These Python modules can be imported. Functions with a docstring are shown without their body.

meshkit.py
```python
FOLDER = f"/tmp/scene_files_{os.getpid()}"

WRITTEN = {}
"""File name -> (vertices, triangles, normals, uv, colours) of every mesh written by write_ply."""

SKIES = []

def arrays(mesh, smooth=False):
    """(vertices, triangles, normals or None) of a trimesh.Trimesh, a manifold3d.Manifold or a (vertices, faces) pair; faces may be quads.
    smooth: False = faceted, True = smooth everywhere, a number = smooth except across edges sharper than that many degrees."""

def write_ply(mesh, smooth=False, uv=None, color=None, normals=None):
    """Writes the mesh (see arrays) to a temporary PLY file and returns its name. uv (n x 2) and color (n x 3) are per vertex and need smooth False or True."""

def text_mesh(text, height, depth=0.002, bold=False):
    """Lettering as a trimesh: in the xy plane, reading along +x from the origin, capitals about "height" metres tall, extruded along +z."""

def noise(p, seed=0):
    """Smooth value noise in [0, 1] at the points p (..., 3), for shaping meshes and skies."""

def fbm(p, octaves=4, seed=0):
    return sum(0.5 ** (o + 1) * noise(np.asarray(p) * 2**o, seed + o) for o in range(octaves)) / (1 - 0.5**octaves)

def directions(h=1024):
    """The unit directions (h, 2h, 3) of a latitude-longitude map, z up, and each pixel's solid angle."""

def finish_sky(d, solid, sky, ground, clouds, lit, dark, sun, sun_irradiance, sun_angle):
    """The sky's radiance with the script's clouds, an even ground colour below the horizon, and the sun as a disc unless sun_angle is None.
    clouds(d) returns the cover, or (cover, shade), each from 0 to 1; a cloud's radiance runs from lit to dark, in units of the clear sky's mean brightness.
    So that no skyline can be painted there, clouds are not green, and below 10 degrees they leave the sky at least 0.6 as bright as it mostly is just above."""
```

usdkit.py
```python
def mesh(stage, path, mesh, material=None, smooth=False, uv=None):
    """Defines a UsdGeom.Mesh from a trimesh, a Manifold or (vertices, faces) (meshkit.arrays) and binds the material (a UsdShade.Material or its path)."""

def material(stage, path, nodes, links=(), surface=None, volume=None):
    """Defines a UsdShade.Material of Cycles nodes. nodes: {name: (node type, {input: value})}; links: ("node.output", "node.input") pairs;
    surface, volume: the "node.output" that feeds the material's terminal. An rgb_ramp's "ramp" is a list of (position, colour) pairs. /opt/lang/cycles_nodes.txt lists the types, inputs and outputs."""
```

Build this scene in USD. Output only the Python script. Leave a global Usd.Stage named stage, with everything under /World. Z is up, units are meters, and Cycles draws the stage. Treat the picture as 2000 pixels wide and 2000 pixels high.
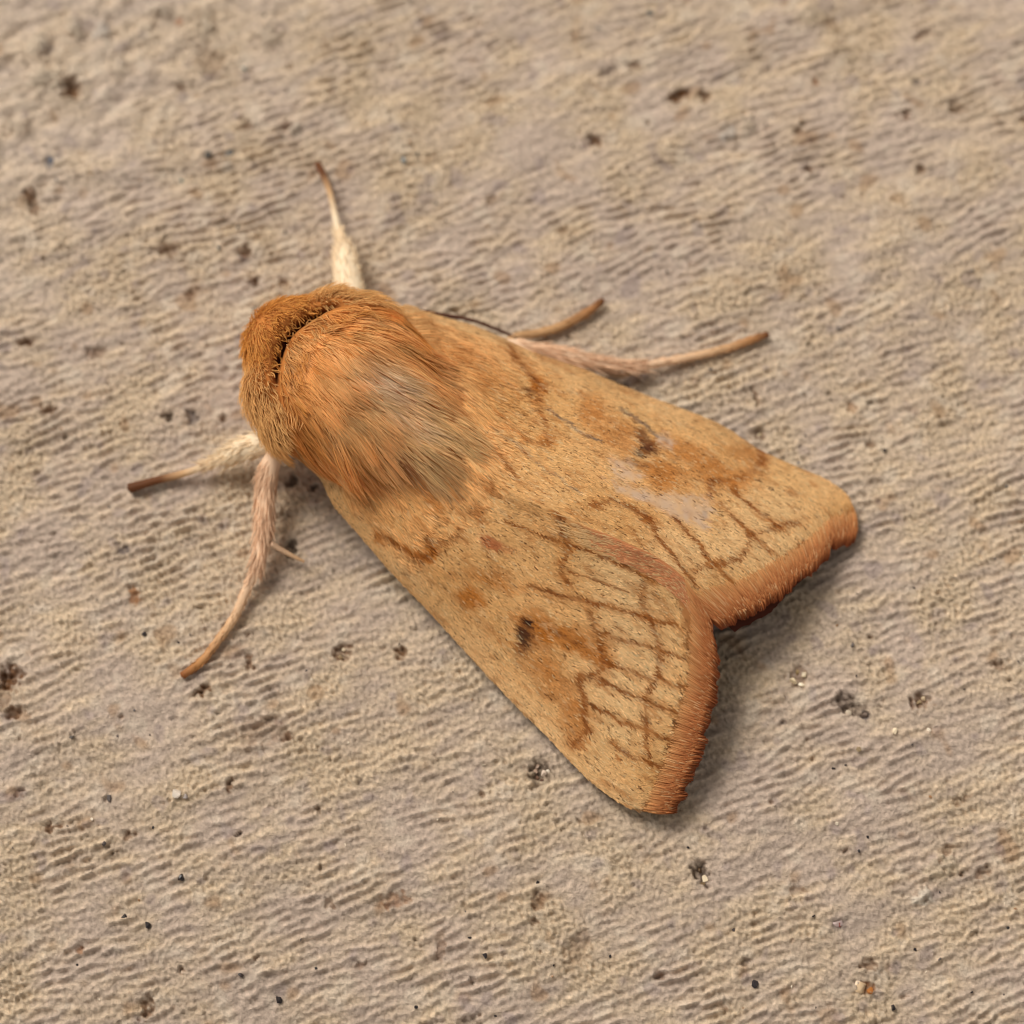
import math
import numpy as np, trimesh, shapely, usdkit, meshkit
from scipy.ndimage import gaussian_filter, map_coordinates
from pxr import Usd, UsdGeom, UsdLux, UsdShade, Gf, Sdf, Vt

stage = Usd.Stage.CreateInMemory()
UsdGeom.SetStageUpAxis(stage, 'Z'); UsdGeom.SetStageMetersPerUnit(stage, 1.0)
UsdGeom.Xform.Define(stage, '/World'); UsdGeom.Scope.Define(stage, '/World/Looks')
rng = np.random.default_rng(7)
MM = 0.001                                    # everything below is laid out in millimetres

# ------------------------------------------------------------------ camera, sky, sun, exposure
DIST, TILT, HALF = 90.0, math.radians(15.0), 16.0 / 90.0
FOCUS, FSTOP, EXPOSURE = 86.4, 20.0, 0.66
FWD = np.array([0, math.sin(TILT), -math.cos(TILT)]); UP = np.array([0, math.cos(TILT), math.sin(TILT)]); RIGHT = np.array([1.0, 0, 0])
EYE = -FWD * DIST
cam = UsdGeom.Camera.Define(stage, '/World/camera')
cam.CreateFocalLengthAttr(50.0); cam.CreateHorizontalApertureAttr(100.0 * HALF); cam.CreateVerticalApertureAttr(100.0 * HALF)
cam.CreateClippingRangeAttr((0.005, 100.0)); cam.CreateFocusDistanceAttr(FOCUS * MM); cam.CreateFStopAttr(FSTOP); cam.CreateExposureAttr(EXPOSURE)
cm = Gf.Matrix4d(*RIGHT, 0, *UP, 0, *(-FWD), 0, *(EYE * MM), 1)
cam.AddTransformOp().Set(cm)

SUN = np.array([-0.55, 0.60, 1.0]); SUN /= np.linalg.norm(SUN)
el, az = math.asin(SUN[2]), math.atan2(SUN[0], SUN[1])
SKY_STRENGTH, SUN_INT, SUN_ANGLE = 0.066, 0.41, 24.0
sky = usdkit.material(stage, '/World/Looks/overcast_sky', {
    's': ('sky_texture', {'sky_type': 'single_scattering', 'sun_disc': False, 'sun_elevation': el, 'sun_rotation': az, 'aerosol_density': 3.0}),
    'h': ('hsv', {'saturation': 0.02, 'value': 1.0}),
    't': ('mix_color', {'blend_type': 'multiply', 'fac': 1.0, 'b': (1.0, 0.905, 0.785), 'use_clamp': False}),
    'b': ('background_shader', {'strength': SKY_STRENGTH})},
    [('s.color', 'h.color'), ('h.color', 't.a'), ('t.result', 'b.color')], surface='b.Background')
dome = UsdLux.DomeLight.Define(stage, '/World/sky')
UsdShade.MaterialBindingAPI.Apply(dome.GetPrim()).Bind(sky)
dome.GetPrim().SetCustomDataByKey('kind', 'structure')
sun = UsdLux.DistantLight.Define(stage, '/World/sun')
sun.CreateIntensityAttr(SUN_INT); sun.CreateNormalizeAttr(True); sun.CreateAngleAttr(SUN_ANGLE); sun.CreateColorAttr(Gf.Vec3f(1.0, 0.93, 0.82))
zz = SUN; xx = np.cross([0, 0, 1.0], zz); xx /= np.linalg.norm(xx); yy = np.cross(zz, xx)
sun.AddTransformOp().Set(Gf.Matrix4d(*xx, 0, *yy, 0, *zz, 0, 0, 0, 0, 1))


# ------------------------------------------------------------------ helpers
def at(px, py, z=0.0):
    """The point at height z (mm) that stands at pixel (px, py) of the 2000-pixel photograph."""
    px, py, z = (np.asarray(a, float) for a in (px, py, z))
    d = FWD + ((px - 1000) / 1000 * HALF)[..., None] * RIGHT + ((1000 - py) / 1000 * HALF)[..., None] * UP
    return EYE + d * ((z - EYE[2]) / d[..., 2])[..., None]


def pix(p):
    q = np.asarray(p) - EYE
    w = q @ FWD
    return np.stack([1000 + 1000 * (q @ RIGHT) / w / HALF, 1000 - 1000 * (q @ UP) / w / HALF], -1)


def lin(*c):
    c = np.asarray(c, float) / 255
    return np.where(c <= 0.04045, c / 12.92, ((c + 0.055) / 1.055) ** 2.4)


def spline(pts, n):
    """A Catmull-Rom curve through the points, n samples evenly spaced by length."""
    p = np.asarray(pts, float)
    q = np.vstack([2 * p[0] - p[1], p, 2 * p[-1] - p[-2]])
    t = np.linspace(0, 1, 24, endpoint=False)[:, None]
    out = [0.5 * (2 * q[i] + (q[i + 1] - q[i - 1]) * t + (2 * q[i - 1] - 5 * q[i] + 4 * q[i + 1] - q[i + 2]) * t**2 + (-q[i - 1] + 3 * q[i] - 3 * q[i + 1] + q[i + 2]) * t**3) for i in range(1, len(q) - 2)]
    c = np.vstack(out + [p[-1:]])
    s = np.r_[0, np.cumsum(np.linalg.norm(np.diff(c[:, :3], axis=0), axis=1))]
    x = np.linspace(0, s[-1], n)
    return np.stack([np.interp(x, s, c[:, k]) for k in range(c.shape[1])], 1)


def unit(v):
    return v / (np.linalg.norm(v, axis=-1, keepdims=True) + 1e-12)


def smooth(a, b, x):
    t = np.clip((x - a) / (b - a), 0, 1)
    return t * t * (3 - 2 * t)


def nz(p, scale, seed=0, octaves=3):
    p = np.asarray(p, float)
    if p.shape[-1] == 2:
        p = np.concatenate([p, np.zeros(p.shape[:-1] + (1,))], -1)
    return meshkit.fbm(p * scale + 31.7, octaves, seed) * 2 - 1


used = {}


def path_for(name, parent='/World'):
    k = used.get((parent, name), 0)
    used[(parent, name)] = k + 1
    return f'{parent}/{name}' + (f'_{k:03d}' if k else '')


def tag(prim, **kw):
    for k, v in kw.items():
        prim.SetCustomDataByKey(k, v)
    return prim


def add_colour(g, col, how='vertex'):
    UsdGeom.PrimvarsAPI(g).CreatePrimvar('Cd', Sdf.ValueTypeNames.Color3fArray, how).Set(Vt.Vec3fArray.FromNumpy(np.ascontiguousarray(np.clip(col, 0, 1), dtype=np.float32)))


def put(name, v, f, mat, parent='/World', smoothed=True, col=None):
    g = usdkit.mesh(stage, path_for(name, parent), (np.asarray(v) * MM, np.asarray(f)), mat, smooth=smoothed)
    if col is not None:
        add_colour(g, col)
    return g.GetPrim()


def hairs(name, pts, widths, mat, parent, col):
    """pts (n, k, 3) in mm, widths (n, k), col (n, k, 3): one set of linear curves."""
    n, k, _ = pts.shape
    g = UsdGeom.BasisCurves.Define(stage, path_for(name, parent))
    g.CreateTypeAttr('linear'); g.CreateCurveVertexCountsAttr(Vt.IntArray.FromNumpy(np.full(n, k, np.int32)))
    g.CreatePointsAttr(Vt.Vec3fArray.FromNumpy((pts.reshape(-1, 3) * MM).astype(np.float32)))
    g.CreateWidthsAttr(Vt.FloatArray.FromNumpy((widths.reshape(-1) * MM).astype(np.float32))); g.SetWidthsInterpolation('vertex')
    add_colour(g, col.reshape(-1, 3))
    UsdShade.MaterialBindingAPI.Apply(g.GetPrim()).Bind(mat)
    return tag(g.GetPrim(), kind='stuff')


def grid_faces(nu, nv):
    i, j = np.meshgrid(np.arange(nu - 1), np.arange(nv - 1), indexing='ij')
    a = i * nv + j
    return np.stack([a, a + nv, a + nv + 1, a + 1], -1).reshape(-1, 4)


def tube(pts, rad, n, sides=14, squash=1.0):
    """A tapered limb: pts with radii as the fourth column, closed at both ends."""
    c = spline(np.c_[pts, rad], n)
    p, r = c[:, :3], c[:, 3]
    t = unit(np.gradient(p, axis=0))
    a = unit(np.cross(t, [0, 0, 1.0])); b = np.cross(a, t)
    th = np.arange(sides) / sides * 2 * np.pi
    v = p[:, None] + r[:, None, None] * (np.cos(th)[None, :, None] * a[:, None] + squash * np.sin(th)[None, :, None] * b[:, None])
    i, j = np.meshgrid(np.arange(n - 1), np.arange(sides), indexing='ij')
    q = np.stack([i * sides + j, i * sides + (j + 1) % sides, (i + 1) * sides + (j + 1) % sides, (i + 1) * sides + j], -1).reshape(-1, 4)
    f = np.vstack([q[:, [0, 2, 1]], q[:, [0, 3, 2]]])
    vv = np.vstack([v.reshape(-1, 3), p[0] - t[0] * r[0] * 0.4, p[-1] + t[-1] * r[-1] * 0.4])
    k0, k1, e = len(vv) - 2, len(vv) - 1, (n - 1) * sides
    s = np.arange(sides)
    f = np.vstack([f, np.c_[np.full(sides, k0), s, (s + 1) % sides], np.c_[np.full(sides, k1), e + (s + 1) % sides, e + s]])
    return vv, f, c, t, a, b


# ------------------------------------------------------------------ materials (colour from the pigment stored on each mesh)
def pigment(name, rough=0.75, spec=0.2, sheen=0.0, bump_scale=0.0, bump=0.0, transl=0.0, speck=0.0):
    nodes = {'c': ('attribute', {'attribute': 'Cd'}), 'p': ('principled_bsdf', {'roughness': rough, 'specular_ior_level': spec, 'sheen_weight': sheen, 'sheen_roughness': 0.4})}
    links, base, out = [], 'c.color', 'p.BSDF'
    if bump or speck:
        nodes['g'] = ('geometry', {}); nodes['n'] = ('noise_texture', {'scale': bump_scale, 'detail': 5.0, 'roughness': 0.65})
        links.append(('g.position', 'n.vector'))
    if speck:
        nodes['m'] = ('map_range', {'from_min': 0.3, 'from_max': 0.7, 'to_min': 1 - speck, 'to_max': 1 + speck})
        nodes['x'] = ('vector_math', {'math_type': 'scale'})
        links += [('n.fac', 'm.value'), ('c.color', 'x.vector1'), ('m.result', 'x.scale')]
        base = 'x.vector'
    links.append((base, 'p.base_color'))
    if bump:
        nodes['b'] = ('bump', {'strength': 1.0, 'distance': bump})
        links += [('n.fac', 'b.height'), ('b.normal', 'p.normal')]
    if transl:
        nodes['t'] = ('translucent_bsdf', {}); nodes['k'] = ('mix_closure', {'fac': transl})
        links += [(base, 't.color'), ('p.BSDF', 'k.closure1'), ('t.BSDF', 'k.closure2')]
        out = 'k.closure'
    return usdkit.material(stage, f'/World/Looks/{name}', nodes, links, surface=out)


M_STONE = pigment('weathered_concrete', 0.9, 0.12, bump_scale=10000.0, bump=0.00009, speck=0.2)
M_GRAIN = pigment('sand_grain', 0.35, 0.45)
M_WING = pigment('wing_membrane', 0.7, 0.2, bump_scale=14000.0, bump=0.00001)
M_SCALE = pigment('wing_scale', 0.6, 0.25, transl=0.12)
M_HAIR = pigment('scale_hair', 0.7, 0.08, transl=0.22)
M_SKIN = pigment('body_skin', 0.8, 0.1)
M_LEG = pigment('leg_cuticle', 0.65, 0.25, bump_scale=16000.0, bump=0.00001)

# ------------------------------------------------------------------ the concrete surface
S = 0.050
RIB = math.radians(20.0)


def axis(lo, hi):
    core = np.arange(lo, hi, S)
    step = np.cumsum(S * 1.08 ** np.arange(1, 51))
    return np.r_[lo - step[::-1], core, core[-1] + step]


gx, gy = axis(-18.8, 18.8), axis(-19.0, 20.5)
NX, NY = len(gx), len(gy)
kx, ky = np.meshgrid(np.fft.fftfreq(NX, S), np.fft.fftfreq(NY, S))
kr = np.hypot(kx, ky)
kang = np.arctan2(ky, kx) - (RIB + math.pi / 2)
kang = np.abs((kang + np.pi / 2) % np.pi - np.pi / 2)


def field(spec, seed):
    r = np.random.default_rng(seed)
    h = np.fft.ifft2(np.fft.fft2(r.standard_normal((NY, NX))) * spec).real
    return (h - h.mean()) / h.std()


def band(k0, bw):
    return np.exp(-((kr - k0) / bw) ** 2 / 2)


ribs = field(band(3.1, 0.9) * np.exp(-(kang / 0.30) ** 2 / 2), 1)
kal, kac = kx * math.cos(RIB) + ky * math.sin(RIB), -kx * math.sin(RIB) + ky * math.cos(RIB)
ribs = ribs * np.clip(0.95 + 0.3 * field(np.exp(-(kal / 0.35) ** 2 / 2 - (kac / 0.6) ** 2 / 2), 17), 0.3, 1.8)
ribs = np.clip((np.exp(0.40 * ribs) - 1) / 0.40, -2.0, 3.2)
lumps = field(band(1.9, 1.0) * np.exp(-(kang / 0.8) ** 2 / 2), 2)
crumbs = field(band(4.8, 2.0), 3)
broad = field(np.exp(-(kr / 0.22) ** 2 / 2) * (kr > 0.02), 4)
patch = field(np.exp(-(kr / 0.16) ** 2 / 2), 5)
grit = field(band(9.5, 3.0), 6)
tint1 = field(np.exp(-(kr / 0.35) ** 2 / 2), 8)
tint2 = field(np.exp(-(kr / 1.3) ** 2 / 2) * np.exp(-(kang / 0.7) ** 2), 9)
tint3 = field(band(3.5, 2.0), 10)
X, Y = np.meshgrid(gx, gy)
ppx = pix(np.stack([X, Y, 0 * X], -1))
corner = smooth(900, 250, ppx[..., 0] + ppx[..., 1])             # the top left corner is lumpier and less ribbed
rib_amp = np.clip(1.0 + 0.3 * patch, 0.3, 1.6) * (1 - 0.6 * corner)
H = 0.024 * ribs * rib_amp + 0.013 * lumps + 0.017 * crumbs * np.clip(1 + 0.5 * tint1, .3, 2) + 0.045 * broad + 0.011 * grit + corner * 0.05 * field(band(0.9, 0.6), 7)

H -= 0.0095 * np.clip(-5 - Y, 0, 15) ** 2 + 0.285 * np.clip(-20 - Y, 0, None) + 0.004 * np.clip(Y - 6, 0, 14) ** 2 + 0.112 * np.clip(Y - 20, 0, None)

mixv = np.clip(0.5 + 0.30 * tint1 + 0.16 * tint2, 0, 1)[..., None]
COL = lin(207, 187, 163) * mixv + lin(198, 180, 167) * (1 - mixv)
COL = COL * (1 - 0.35 * corner[..., None]) + 0.35 * corner[..., None] * lin(218, 203, 190)
COL = COL * (1 + 0.08 * tint3 + 0.06 * tint2)[..., None]
COL *= (1 + 0.05 * np.clip(ribs, -1, 1) * rib_amp)[..., None]  # relief shading put into the colour: crests painted lighter, grooves darker
pale = smooth(0.6, 2.2, field(np.exp(-(kr / 0.9) ** 2 / 2), 12))[..., None]
COL = COL * (1 - 0.5 * pale) + 0.5 * pale * lin(222, 208, 192)
rust = smooth(1.5, 2.6, field(np.exp(-(kr / 0.8) ** 2 / 2), 13))[..., None]
COL = COL * (1 - 0.45 * rust) + 0.45 * rust * lin(160, 122, 84)
lilac = smooth(1.3, 2.4, field(np.exp(-(kr / 1.0) ** 2 / 2), 14))[..., None]
COL = COL * (1 - 0.4 * lilac) + 0.4 * lilac * lin(150, 136, 140)

# pits and stains of the photograph: pixel, half sizes in pixels, turn in degrees, depth in mm, dirt colour and its strength
BROWN, DARK, GREY, RUST = (112, 74, 42), (60, 42, 30), (96, 88, 92), (150, 96, 48)
PITS = [(18, 1322, 30, 22, 30, .35, BROWN, .9), (29, 1392, 20, 13, 10, .30, BROWN, .8), (5, 1350, 20, 40, 0, .2, BROWN, .5), (101, 1613, 24, 7, 20, .2, BROWN, .8), (449, 1532, 8, 15, -20, .2, BROWN, .8), (399, 1347, 22, 9, 25, .25, BROWN, .9),
        (462, 1628, 9, 5, 20, .2, DARK, .8), (250, 1630, 11, 10, 0, .2, BROWN, .6), (152, 1851, 10, 7, 20, .15, RUST, .7), (279, 1963, 14, 22, -20, .25, BROWN, .7), (513, 1430, 60, 32, 15, .14, BROWN, .35), (560, 1437, 12, 9, 0, .25, BROWN, .7),
        (1559, 1320, 22, 24, 0, .18, BROWN, .45), (1659, 1376, 34, 17, -25, .25, DARK, .75), (1690, 1400, 12, 10, 0, .2, GREY, .9), (1800, 1369, 20, 18, 20, .3, BROWN, .7), (1371, 1702, 17, 26, 25, .32, DARK, .8), (1056, 1505, 23, 26, -15, .3, DARK, .7),
        (1702, 1880, 16, 12, 0, .2, BROWN, .6), (1702, 1925, 14, 12, 0, .12, RUST, .8), (1459, 1874, 12, 8, 10, .15, DARK, .6), (1644, 1802, 16, 12, 20, .12, GREY, .5), (1329, 178, 27, 12, 22, .3, BROWN, 1.), (1379, 180, 13, 15, 10, .25, BROWN, .8),
        (1804, 56, 18, 8, 35, .2, BROWN, .6), (1771, 219, 11, 12, 0, .2, BROWN, .8), (1595, 152, 6, 13, 0, .15, RUST, .8), (1791, 154, 12, 9, 0, .15, GREY, .8), (1561, 252, 10, 8, 0, .2, BROWN, .7), (1581, 328, 13, 8, 10, .25, BROWN, .6),
        (1800, 331, 6, 12, -20, .2, BROWN, .7), (1872, 205, 12, 16, 10, .25, BROWN, .6), (1626, 33, 14, 16, 0, .2, BROWN, .5), (138, 163, 18, 28, 5, .35, BROWN, .85), (353, 165, 12, 10, 0, .2, BROWN, .6), (413, 112, 26, 40, 20, .25, BROWN, .35),
        (480, 241, 14, 12, 0, .25, BROWN, .7), (60, 391, 12, 34, 20, .25, BROWN, .8), (480, 489, 12, 16, 0, .25, BROWN, .8), (326, 487, 26, 16, 0, .25, BROWN, .6), (496, 547, 14, 9, 20, .25, BROWN, .8), (553, 551, 10, 8, 0, .25, BROWN, .8),
        (371, 576, 8, 12, 0, .2, BROWN, .6), (558, 239, 9, 14, -20, .2, BROWN, .5), (1160, 273, 18, 13, 0, .3, BROWN, .85), (329, 815, 10, 11, 0, .3, DARK, .85), (375, 815, 11, 18, 0, .25, GREY, .7), (437, 818, 8, 7, 0, .2, BROWN, .6),
        (96, 800, 16, 12, 0, .25, BROWN, .75), (50, 667, 18, 9, 10, .25, BROWN, .8), (185, 690, 22, 12, 10, .2, BROWN, .5), (667, 1275, 17, 19, 0, .25, BROWN, .75), (487, 1294, 10, 18, 0, .22, BROWN, .8), (785, 1275, 13, 14, 0, .25, BROWN, .85),
        (262, 1163, 9, 22, 15, .05, RUST, .8), (240, 1075, 16, 10, 0, .1, GREY, .8), (570, 1070, 10, 24, -10, .3, DARK, .8), (613, 952, 9, 7, 0, .25, DARK, .85), (570, 940, 10, 14, 0, .25, DARK, .7), (1476, 775, 4, 26, 14, .2, BROWN, .7),
        (1483, 845, 12, 12, 0, .2, BROWN, .5), (1700, 870, 16, 9, 20, .2, BROWN, .6), (1665, 793, 12, 12, 0, .18, RUST, .5), (770, 1755, 34, 14, 10, .15, RUST, .5), (1050, 1755, 16, 18, 0, .25, BROWN, .65), (1045, 1795, 10, 8, 0, .2, BROWN, .6),
        (1130, 1850, 40, 24, 60, .15, BROWN, .35), (860, 1850, 10, 24, -10, .15, BROWN, .5), (1240, 118, 14, 10, 0, .2, BROWN, .6), (960, 388, 14, 8, 20, .2, BROWN, .6), (1190, 130, 22, 14, 30, .2, GREY, .5), (96, 315, 10, 17, 10, .12, (96, 104, 122), .7),
        (1815, 1425, 8, 7, 0, .12, BROWN, .4), (1950, 1300, 14, 10, 0, .2, BROWN, .5), (1880, 1560, 26, 10, 25, .2, BROWN, .5), (1925, 1700, 20, 9, 15, .2, BROWN, .5), (1860, 1655, 22, 8, 15, .2, BROWN, .5), (40, 1545, 12, 9, 0, .2, BROWN, .5),
        (640, 1760, 10, 14, 0, .2, BROWN, .5), (915, 1990, 20, 10, 10, .2, DARK, .5), (700, 1880, 16, 8, 10, .2, BROWN, .5), (1290, 1900, 14, 10, 0, .2, BROWN, .5), (1560, 1735, 18, 10, 10, .2, BROWN, .4), (1100, 450, 14, 8, 20, .2, BROWN, .5),
        (70, 80, 24, 26, 0, -.3, (205, 192, 176), .7), (143, 45, 17, 30, 15, -.3, (203, 190, 174), .7), (195, 50, 20, 22, 0, -.2, (190, 184, 180), .7), (310, 10, 34, 14, 0, -.3, (210, 196, 180), .7), (85, 150, 40, 30, 20, -.25, (204, 190, 172), .7), (575, 250, 12, 16, 0, -.2, (208, 198, 184), .7),
        (440, 322, 14, 14, 0, -.15, (208, 200, 190), .6), (1462, 240, 17, 26, -10, -.2, (200, 188, 172), .6), (1425, 255, 18, 20, 0, -.1, (182, 178, 174), .6), (1580, 20, 30, 20, 10, -.2, (200, 184, 164), .6), (230, 120, 22, 34, 10, -.25, (196, 182, 166), .5), (400, 40, 20, 30, 0, -.25, (200, 186, 168), .5),
        (520, 60, 24, 30, 10, -.25, (198, 184, 168), .5), (30, 240, 26, 22, 0, -.25, (198, 184, 168), .5), (1804, 1749, 24, 14, 30, -.22, (222, 212, 198), .8), (345, 30, 9, 8, 0, -.05, (182, 120, 84), .7), (1840, 1690, 40, 20, 25, -.2, (200, 186, 160), .4), (1130, 1150, 10, 10, 0, -.1, (200, 180, 150), .4)]
r2 = np.random.default_rng(21)
for _ in range(180):                                              # small nameless pores between the ribs
    PITS.append((r2.uniform(-60, 2060), r2.uniform(-80, 2060), r2.uniform(3.5, 9), r2.uniform(3, 6), r2.uniform(0, 40), r2.uniform(.08, .2), BROWN if r2.random() < .6 else (DARK if r2.random() < .5 else GREY), r2.uniform(.2, .6)))
wob = np.stack([field(band(3.0, 2.0), 15), field(band(3.0, 2.0), 16)], -1)
for (px, py, a, b, deg, depth, c, k) in PITS:
    c0, R = at(px, py, 0.0), 2.2 * max(a, b) / 62.5 + 0.15
    i0, i1, j0, j1 = *np.searchsorted(gy, (c0[1] - R, c0[1] + R)), *np.searchsorted(gx, (c0[0] - R, c0[0] + R))
    if i1 - i0 < 2 or j1 - j0 < 2:
        continue
    dx, dy = X[i0:i1, j0:j1] - c0[0], Y[i0:i1, j0:j1] - c0[1]
    w = 0.16 * min(a, b) / 62.5 + 0.02
    dx, dy = dx + w * wob[i0:i1, j0:j1, 0], dy + w * wob[i0:i1, j0:j1, 1]
    t = math.radians(deg)
    e = np.hypot((dx * math.cos(t) + dy * math.sin(t)) / (a / 62.5), (-dx * math.sin(t) + dy * math.cos(t)) / (b / 62.5))
    H[i0:i1, j0:j1] -= depth * 0.75 * smooth(1.25, 0.2, e) - 0.25 * depth * 0.4 * np.exp(-((e - 1.45) / 0.3) ** 2)
    m = (k * smooth(1.12, 0.7, e) * np.clip(0.9 + 0.25 * tint3[i0:i1, j0:j1], 0, 1))[..., None]
    COL[i0:i1, j0:j1] = COL[i0:i1, j0:j1] * (1 - m) + m * lin(*c)


def ground_z(x, y):
    x, y = np.atleast_1d(x), np.atleast_1d(y)
    return map_coordinates(H, [np.interp(y, gy, np.arange(NY)), np.interp(x, gx, np.arange(NX))], order=1)


ground = tag(UsdGeom.Xform.Define(stage, '/World/ground').GetPrim(), kind='structure', label='weathered beige concrete with fine slanting ribs, pits and specks', category='ground')
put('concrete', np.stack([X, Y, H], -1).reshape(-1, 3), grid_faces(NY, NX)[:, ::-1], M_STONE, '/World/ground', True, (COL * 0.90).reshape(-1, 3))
del ppx


# mineral grains that sit in the surface
def grain(px, py, r, c, flat=0.7, stretch=1.0, deg=0.0, sink=0.25, seed=0, glossy=True):
    g = np.random.default_rng(1000 + seed)
    pts = unit(g.standard_normal((14, 3))) * [1.0, 1.0 / stretch, flat]
    t = math.radians(deg)
    pts = pts @ np.array([[math.cos(t), math.sin(t), 0], [-math.sin(t), math.cos(t), 0], [0, 0, 1]])
    hull = trimesh.convex.convex_hull(pts * r / 62.5)
    p0 = at(px, py, 0.0)
    p0[2] = float(ground_z(p0[0], p0[1])[0]) + r / 62.5 * flat * (0.6 - sink)
    v = np.asarray(hull.vertices) + p0
    col = np.tile(lin(*c), (len(v), 1)) * (1 + 0.15 * g.standard_normal((len(v), 1)))
    put('sand_grain', v, hull.faces, M_GRAIN, '/World/ground', False, col)


BLACK = (34, 30, 34)
GRAINS = [(351, 1711, 8, BLACK), (239, 1787, 7, BLACK), (283, 1802, 9, BLACK), (540, 1947, 9, BLACK), (466, 1900, 7, (58, 50, 50)), (212, 1557, 7, (84, 78, 78)), (201, 1646, 6, (80, 74, 74)), (1479, 1916, 9, (50, 46, 50)),
          (1751, 1962, 8, BLACK), (1793, 1849, 5, BLACK), (446, 292, 12, (62, 62, 62)), (406, 299, 9, (84, 82, 80)), (464, 442, 6, (70, 72, 78)), (428, 484, 5, (64, 84, 92)), (475, 127, 7, (108, 120, 118)), (353, 348, 4, (90, 116, 112)),
          (282, 1239, 6, BLACK), (98, 310, 8, (92, 98, 116)), (110, 350, 5, (86, 90, 104)), (1346, 1652, 4, BLACK), (1437, 1810, 5, (70, 64, 64)), (948, 1862, 7, BLACK), (1665, 1260, 6, (70, 62, 60)), (1560, 904, 4, (72, 80, 96)), (1388, 724, 5, (80, 80, 84)),
          (1638, 640, 4, (86, 80, 80)), (790, 312, 9, (96, 104, 108)), (815, 300, 6, (90, 96, 100)), (1271, 14, 9, (88, 96, 102)), (1170, 45, 6, (110, 104, 100)), (1728, 880, 5, (64, 56, 52)), (140, 1440, 6, (96, 90, 86)), (263, 1388, 4, (90, 84, 84)),
          (1549, 1331, 9, (206, 190, 160)), (1566, 1337, 8, (226, 214, 190)), (1571, 1318, 7, (190, 172, 140)), (1558, 1312, 6, (150, 128, 92)), (1380, 1712, 9, (214, 198, 172)), (1368, 1695, 7, (84, 64, 44)), (1374, 1722, 6, (120, 100, 74)),
          (1050, 1494, 7, (150, 128, 112)), (1062, 1508, 7, (206, 190, 176)), (1049, 1516, 6, (120, 92, 76)), (1070, 1503, 6, (230, 220, 206)), (1058, 1522, 5, (96, 70, 58)), (1046, 1504, 5, (176, 150, 132)),
          (1747, 1429, 7, (222, 206, 180)), (1677, 1465, 7, (150, 132, 104)), (1814, 1425, 6, (232, 222, 206)), (1640, 1800, 12, (158, 140, 138)), (1644, 1802, 5, (140, 70, 60)), (1686, 1921, 14, (196, 170, 138)),
          (1704, 1928, 9, (176, 112, 54)), (1657, 1392, 7, (200, 186, 168)), (1690, 1396, 10, (110, 96, 88)), (1796, 1372, 8, (150, 132, 104)), (1805, 1362, 6, (200, 180, 150)), (664, 1281, 7, (160, 140, 112)), (672, 1268, 6, (206, 190, 166)),
          (1484, 846, 6, (170, 150, 118)), 
          (345, 1550, 10, (216, 206, 196)), (362, 1556, 6, (150, 142, 140)), ]
for k, (px, py, r, c) in enumerate(GRAINS):
    big = r >= 12
    grain(px, py, r, c, 0.35 if big else 0.75, 1.0 + (k % 5) * 0.14, (k * 37) % 180, 0.45 if big else 0.2, k)
for k in range(150):
    g = r2.random()
    c = BLACK if g < .3 else ((92, 84, 82) if g < .6 else ((218, 206, 188) if g < .85 else (150, 112, 76)))
    grain(r2.uniform(-40, 2040), r2.uniform(-60, 2040), r2.uniform(2.2, 4.6), c, 0.7, 1 + r2.random(), r2.uniform(0, 180), 0.2, 500 + k)

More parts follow.
